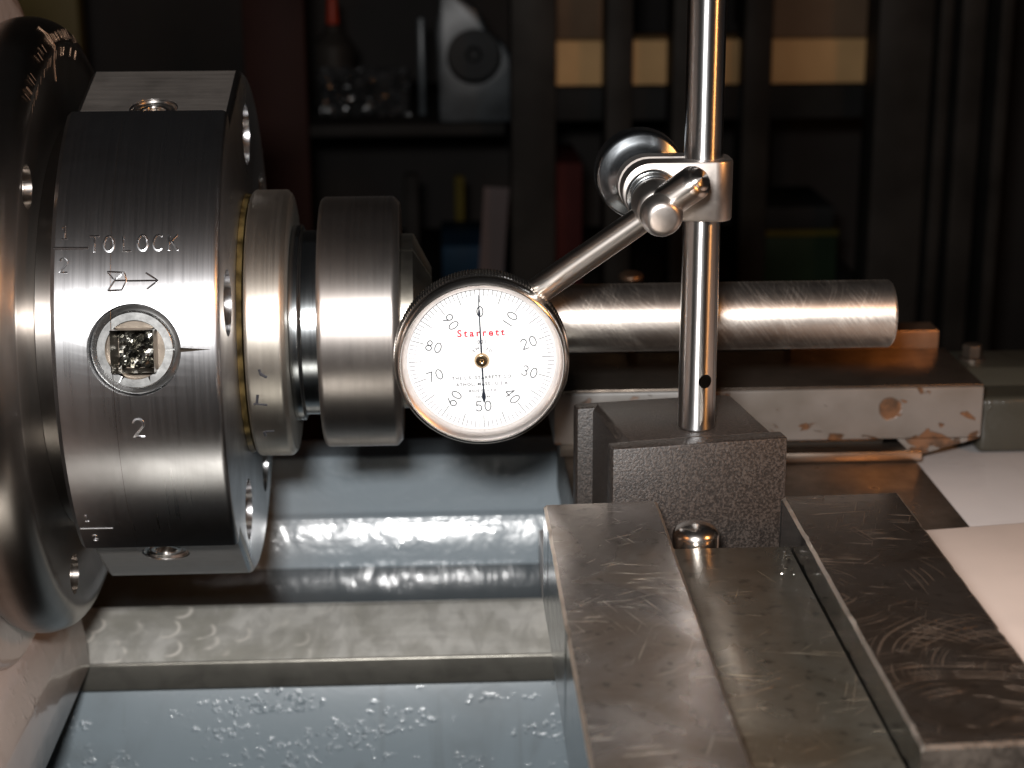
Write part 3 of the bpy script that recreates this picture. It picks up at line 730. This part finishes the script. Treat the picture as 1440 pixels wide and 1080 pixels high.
lathe('swivel_stud', 'satin', stand, rnd([(3.05,0),(3.05,4.6),(5.0,4.9),(9.5,4.3),(10.2,3.4),(10.2,0)], 0.6), 48, sf)
lathe('stud_cap', 'satin', stand, rnd([(10.3,0),(10.3,3.2),(11.0,4.1),(13.3,4.15),(15.2,3.1),(15.4,0)], 0.9), 48, sf)
kb = frame((SX-0.2, PY+6.3, SZ+0.2), (0, 1, 0.06))
kn = lathe('thumb_nut', 'knob', stand, rnd([(0.1,0),(0.1,4.6),(2.4,4.6),(4.0,6.6),(5.0,9.0),(6.2,9.3),(10.4,9.3),(11.2,8.6),(11.2,0)], 0.7), 96, kb, 35,
           lambda r, i, z: r*(1+(0.006 if (r > 8.9 and i % 2) else 0)))
# slanting rod from the swivel down to the back of the dial
ra = SO + AXD*8.0
rd_end = Vector((13.0, -33.0, 9.0))
d = (ra-rd_end).normalized()
bm = bmesh.new(); fr = frame(rd_end, d)
L = (ra-rd_end).length
fr_m = fr.copy(); fr_m.translation = fr.translation*MM
add_lathe(bm, rnd([(0,0),(0,2.95),(L,2.65),(L+11.5,2.65),(L+12.6,2.0),(L+12.6,0)], 0.35), 40)
fin(bm, 'rod', 'rod', stand).matrix_basis = fr_m
bm = bmesh.new(); add_lathe(bm, rnd([(L+1.4,0),(L+1.4,3.35),(L+11.0,3.35),(L+11.9,2.75),(L+11.9,0)], 0.4), 40); fin(bm, 'rod_sleeve', 'rod', stand).matrix_basis = fr_m

# ================================================================== DIAL INDICATOR
dial = thing('dial_indicator', (8.7, -47, -16), 'round white faced dial indicator in a knurled chrome bezel touching the bar', 'dial indicator')
df = Matrix.Translation((8.7, -47.0, 2.9)) @ Matrix.Rotation(R(93), 4, 'X') @ Matrix.Rotation(R(1.6), 4, 'Z')   # local x right, y up, z to the operator
NK = 168
bz = lathe('bezel', 'chrome', dial, [(-7.2,16.4),(-7.2,17.9),(-6.9,18.25),(-3.0,18.25),(-2.7,17.9),(-2.4,18.0),(-0.6,18.15),(0.3,17.95),(0.95,17.5),(1.2,17.1),(1.15,16.85),(1.0,16.75)], NK*2, df, 25,
           lambda r, i, z: r-(0.28 if (i % 2 and r > 18.2 and z < -2.9) else 0))
lathe('bezel_lip', 'ringsatin', bz, [(1.0,16.74),(0.6,16.2),(-0.4,15.6),(-0.9,15.45),(-2.1,15.4)], 128, df, 25)
lathe('crystal', 'crystal', dial, [(-0.85,15.44),(-0.7,12),(-0.6,6),(-0.55,0)], 96, df, 60)
face = lathe('dial_face', 'white', dial, [(-2.6,0),(-2.6,16.2),(-2.1,16.2),(-2.1,0)], 128, df, 30)
lathe('case', 'chrome', dial, rnd([(-2.7,16.3),(-7.3,16.3),(-12.5,16.0),(-14.5,13.5),(-14.5,0)], 1.0), 96, df)
lathe('plunger_sleeve', 'satin', dial, rnd([(-14.5,0),(-14.5,4.0),(-26,4.0),(-26,0)], 0.4), 40, df)
lathe('plunger', 'rod', dial, rnd([(-26,0),(-26,1.9),(-37.6,1.9),(-39.4,0.8),(-39.4,0)], 0.4), 32, df)
box('rod_lug', 'satin', dial, 1.2, 8.6, 2.5, 10, -18.6, -14.6, 0.6, 2, df)
def ribbon(bm, p, q, wd, z):
    p, q = Vector((p[0], p[1], z)), Vector((q[0], q[1], z)); dv = q-p
    if dv.length < 1e-6: return
    nn = Vector((-dv.y, dv.x, 0)).normalized()*wd/2
    e = dv.normalized()*wd*0.25
    bm.faces.new([bm.verts.new(v) for v in (p+nn-e, p-nn-e, q-nn+e, q+nn+e)])
ZF = -2.06
bm = bmesh.new()
for k in range(100):
    a = R(90-3.6*k); c_, s_ = math.cos(a), math.sin(a)
    ln, wd = (2.6, 0.17) if k % 5 == 0 else (1.35, 0.15)
    if k % 10 == 0: ln = 2.7
    ribbon(bm, (15.05*c_, 15.05*s_), ((15.05-ln)*c_, (15.05-ln)*s_), wd, ZF)
fin(bm, 'graduation', 'fade2' if False else 'ink', face, 0, df)
bm = bmesh.new()
pc = [(15.08*math.cos(R(a)), 15.08*math.sin(R(a))) for a in range(0, 361, 3)]
for p, q in zip(pc, pc[1:]): ribbon(bm, p, q, 0.07, ZF)
fin(bm, 'graduation_ring', 'ink', face, 0, df)
for k in range(10):
    tx = str(k*10); a = 90-36*k
    rot = 0 if k in (0, 5) else (a if k < 5 else a+180)
    c_, s_ = 10.35*math.cos(R(a)), 10.35*math.sin(R(a))
    bm = bmesh.new(); ct, st_ = math.cos(R(rot)), math.sin(R(rot))
    for pl in strokes(tx, 2.15, gap=0.25):
        pts = [(c_+x*ct-y*st_, s_+x*st_+y*ct) for x, y in pl]
        for p, q in zip(pts, pts[1:]): ribbon(bm, p, q, 0.23, ZF+0.005)
    fin(bm, 'numeral', 'ink', face, 0, df)
def print_text(txt, x, y, size, mat, name, spacing=1.0, arc_r=None):
    cu = bpy.data.curves.new('txt', 'FONT'); cu.body = txt; cu.size = size; cu.align_x = 'CENTER'; cu.align_y = 'CENTER'; cu.space_character = spacing
    cu.resolution_u = 3; cu.offset = 0.03*size
    o = bpy.data.objects.new('txt', cu); COL.objects.link(o)
    bpy.context.view_layer.update()
    me = bpy.data.meshes.new_from_object(o.evaluated_get(bpy.context.evaluated_depsgraph_get()))
    bpy.data.objects.remove(o); bpy.data.curves.remove(cu)
    bm = bmesh.new(); bm.from_mesh(me); bpy.data.meshes.remove(me)
    for v in bm.verts:
        if arc_r:
            a = R(90)-v.co.x/arc_r; rr = arc_r+v.co.y
            v.co = Vector((rr*math.cos(a), rr*math.sin(a), 0))
        v.co = df @ Vector((v.co.x+x, v.co.y+y, ZF+0.006))
    return fin(bm, name, mat, face, 0)
print_text('Starrett', 0, 5.7, 2.15, 'red', 'brand_lettering', 1.4)
print_text('.001', 0, 3.75, 1.1, 'fade', 'small_lettering', 1.2)
print_text('JEWELED', 0, 0, 0.85, 'fade', 'small_lettering', 1.5, 2.5)
print_text('THE L.S. STARRETT CO.', 0, -4.0, 0.98, 'fade', 'small_lettering', 1.25)
print_text('ATHOL, MASS., U.S.A.', 0, -5.45, 0.98, 'fade', 'small_lettering', 1.2)
print_text('MADE IN U.S.A.', 0, -6.9, 0.75, 'fade', 'small_lettering', 1.2)
print_text('NO. 196', 0, -8.3, 0.7, 'fade', 'small_lettering', 1.2)
# needle, 1.5 degrees short of zero, with a swelling on each end
nd = Matrix.Rotation(R(1.0), 4, 'Z')
bm = bmesh.new(); outl = [(-.07,14.1),(.07,14.1),(.12,11),(.24,10.4),(.26,10.0),(.13,9.4),(.2,0),(.16,-5.8),(.14,-6.6),(.38,-7.5),(.42,-8.2),(.12,-9.3),(-.12,-9.3),(-.42,-8.2),(-.38,-7.5),(-.14,-6.6),(-.16,-5.8),(-.2,0),(-.13,9.4),(-.26,10.0),(-.24,10.4),(-.12,11)]
A = [bm.verts.new((x, y, -1.55)) for x, y in outl]; B = [bm.verts.new((x, y, -1.42)) for x, y in outl]
bm.faces.new(A[::-1]); bm.faces.new(B)
for i in range(len(A)): j = (i+1) % len(A); bm.faces.new((A[i], A[j], B[j], B[i]))
fin(bm, 'needle', 'needle', dial, 0, df @ nd)
lathe('needle_hub', 'brass', dial, rnd([(-2.05,0),(-2.05,1.0),(-1.6,1.6),(-1.1,1.62),(-0.75,1.3),(-0.72,0.5),(-0.85,0.3),(-0.85,0)], 0.2), 40, df)

# ================================================================== BACKGROUND
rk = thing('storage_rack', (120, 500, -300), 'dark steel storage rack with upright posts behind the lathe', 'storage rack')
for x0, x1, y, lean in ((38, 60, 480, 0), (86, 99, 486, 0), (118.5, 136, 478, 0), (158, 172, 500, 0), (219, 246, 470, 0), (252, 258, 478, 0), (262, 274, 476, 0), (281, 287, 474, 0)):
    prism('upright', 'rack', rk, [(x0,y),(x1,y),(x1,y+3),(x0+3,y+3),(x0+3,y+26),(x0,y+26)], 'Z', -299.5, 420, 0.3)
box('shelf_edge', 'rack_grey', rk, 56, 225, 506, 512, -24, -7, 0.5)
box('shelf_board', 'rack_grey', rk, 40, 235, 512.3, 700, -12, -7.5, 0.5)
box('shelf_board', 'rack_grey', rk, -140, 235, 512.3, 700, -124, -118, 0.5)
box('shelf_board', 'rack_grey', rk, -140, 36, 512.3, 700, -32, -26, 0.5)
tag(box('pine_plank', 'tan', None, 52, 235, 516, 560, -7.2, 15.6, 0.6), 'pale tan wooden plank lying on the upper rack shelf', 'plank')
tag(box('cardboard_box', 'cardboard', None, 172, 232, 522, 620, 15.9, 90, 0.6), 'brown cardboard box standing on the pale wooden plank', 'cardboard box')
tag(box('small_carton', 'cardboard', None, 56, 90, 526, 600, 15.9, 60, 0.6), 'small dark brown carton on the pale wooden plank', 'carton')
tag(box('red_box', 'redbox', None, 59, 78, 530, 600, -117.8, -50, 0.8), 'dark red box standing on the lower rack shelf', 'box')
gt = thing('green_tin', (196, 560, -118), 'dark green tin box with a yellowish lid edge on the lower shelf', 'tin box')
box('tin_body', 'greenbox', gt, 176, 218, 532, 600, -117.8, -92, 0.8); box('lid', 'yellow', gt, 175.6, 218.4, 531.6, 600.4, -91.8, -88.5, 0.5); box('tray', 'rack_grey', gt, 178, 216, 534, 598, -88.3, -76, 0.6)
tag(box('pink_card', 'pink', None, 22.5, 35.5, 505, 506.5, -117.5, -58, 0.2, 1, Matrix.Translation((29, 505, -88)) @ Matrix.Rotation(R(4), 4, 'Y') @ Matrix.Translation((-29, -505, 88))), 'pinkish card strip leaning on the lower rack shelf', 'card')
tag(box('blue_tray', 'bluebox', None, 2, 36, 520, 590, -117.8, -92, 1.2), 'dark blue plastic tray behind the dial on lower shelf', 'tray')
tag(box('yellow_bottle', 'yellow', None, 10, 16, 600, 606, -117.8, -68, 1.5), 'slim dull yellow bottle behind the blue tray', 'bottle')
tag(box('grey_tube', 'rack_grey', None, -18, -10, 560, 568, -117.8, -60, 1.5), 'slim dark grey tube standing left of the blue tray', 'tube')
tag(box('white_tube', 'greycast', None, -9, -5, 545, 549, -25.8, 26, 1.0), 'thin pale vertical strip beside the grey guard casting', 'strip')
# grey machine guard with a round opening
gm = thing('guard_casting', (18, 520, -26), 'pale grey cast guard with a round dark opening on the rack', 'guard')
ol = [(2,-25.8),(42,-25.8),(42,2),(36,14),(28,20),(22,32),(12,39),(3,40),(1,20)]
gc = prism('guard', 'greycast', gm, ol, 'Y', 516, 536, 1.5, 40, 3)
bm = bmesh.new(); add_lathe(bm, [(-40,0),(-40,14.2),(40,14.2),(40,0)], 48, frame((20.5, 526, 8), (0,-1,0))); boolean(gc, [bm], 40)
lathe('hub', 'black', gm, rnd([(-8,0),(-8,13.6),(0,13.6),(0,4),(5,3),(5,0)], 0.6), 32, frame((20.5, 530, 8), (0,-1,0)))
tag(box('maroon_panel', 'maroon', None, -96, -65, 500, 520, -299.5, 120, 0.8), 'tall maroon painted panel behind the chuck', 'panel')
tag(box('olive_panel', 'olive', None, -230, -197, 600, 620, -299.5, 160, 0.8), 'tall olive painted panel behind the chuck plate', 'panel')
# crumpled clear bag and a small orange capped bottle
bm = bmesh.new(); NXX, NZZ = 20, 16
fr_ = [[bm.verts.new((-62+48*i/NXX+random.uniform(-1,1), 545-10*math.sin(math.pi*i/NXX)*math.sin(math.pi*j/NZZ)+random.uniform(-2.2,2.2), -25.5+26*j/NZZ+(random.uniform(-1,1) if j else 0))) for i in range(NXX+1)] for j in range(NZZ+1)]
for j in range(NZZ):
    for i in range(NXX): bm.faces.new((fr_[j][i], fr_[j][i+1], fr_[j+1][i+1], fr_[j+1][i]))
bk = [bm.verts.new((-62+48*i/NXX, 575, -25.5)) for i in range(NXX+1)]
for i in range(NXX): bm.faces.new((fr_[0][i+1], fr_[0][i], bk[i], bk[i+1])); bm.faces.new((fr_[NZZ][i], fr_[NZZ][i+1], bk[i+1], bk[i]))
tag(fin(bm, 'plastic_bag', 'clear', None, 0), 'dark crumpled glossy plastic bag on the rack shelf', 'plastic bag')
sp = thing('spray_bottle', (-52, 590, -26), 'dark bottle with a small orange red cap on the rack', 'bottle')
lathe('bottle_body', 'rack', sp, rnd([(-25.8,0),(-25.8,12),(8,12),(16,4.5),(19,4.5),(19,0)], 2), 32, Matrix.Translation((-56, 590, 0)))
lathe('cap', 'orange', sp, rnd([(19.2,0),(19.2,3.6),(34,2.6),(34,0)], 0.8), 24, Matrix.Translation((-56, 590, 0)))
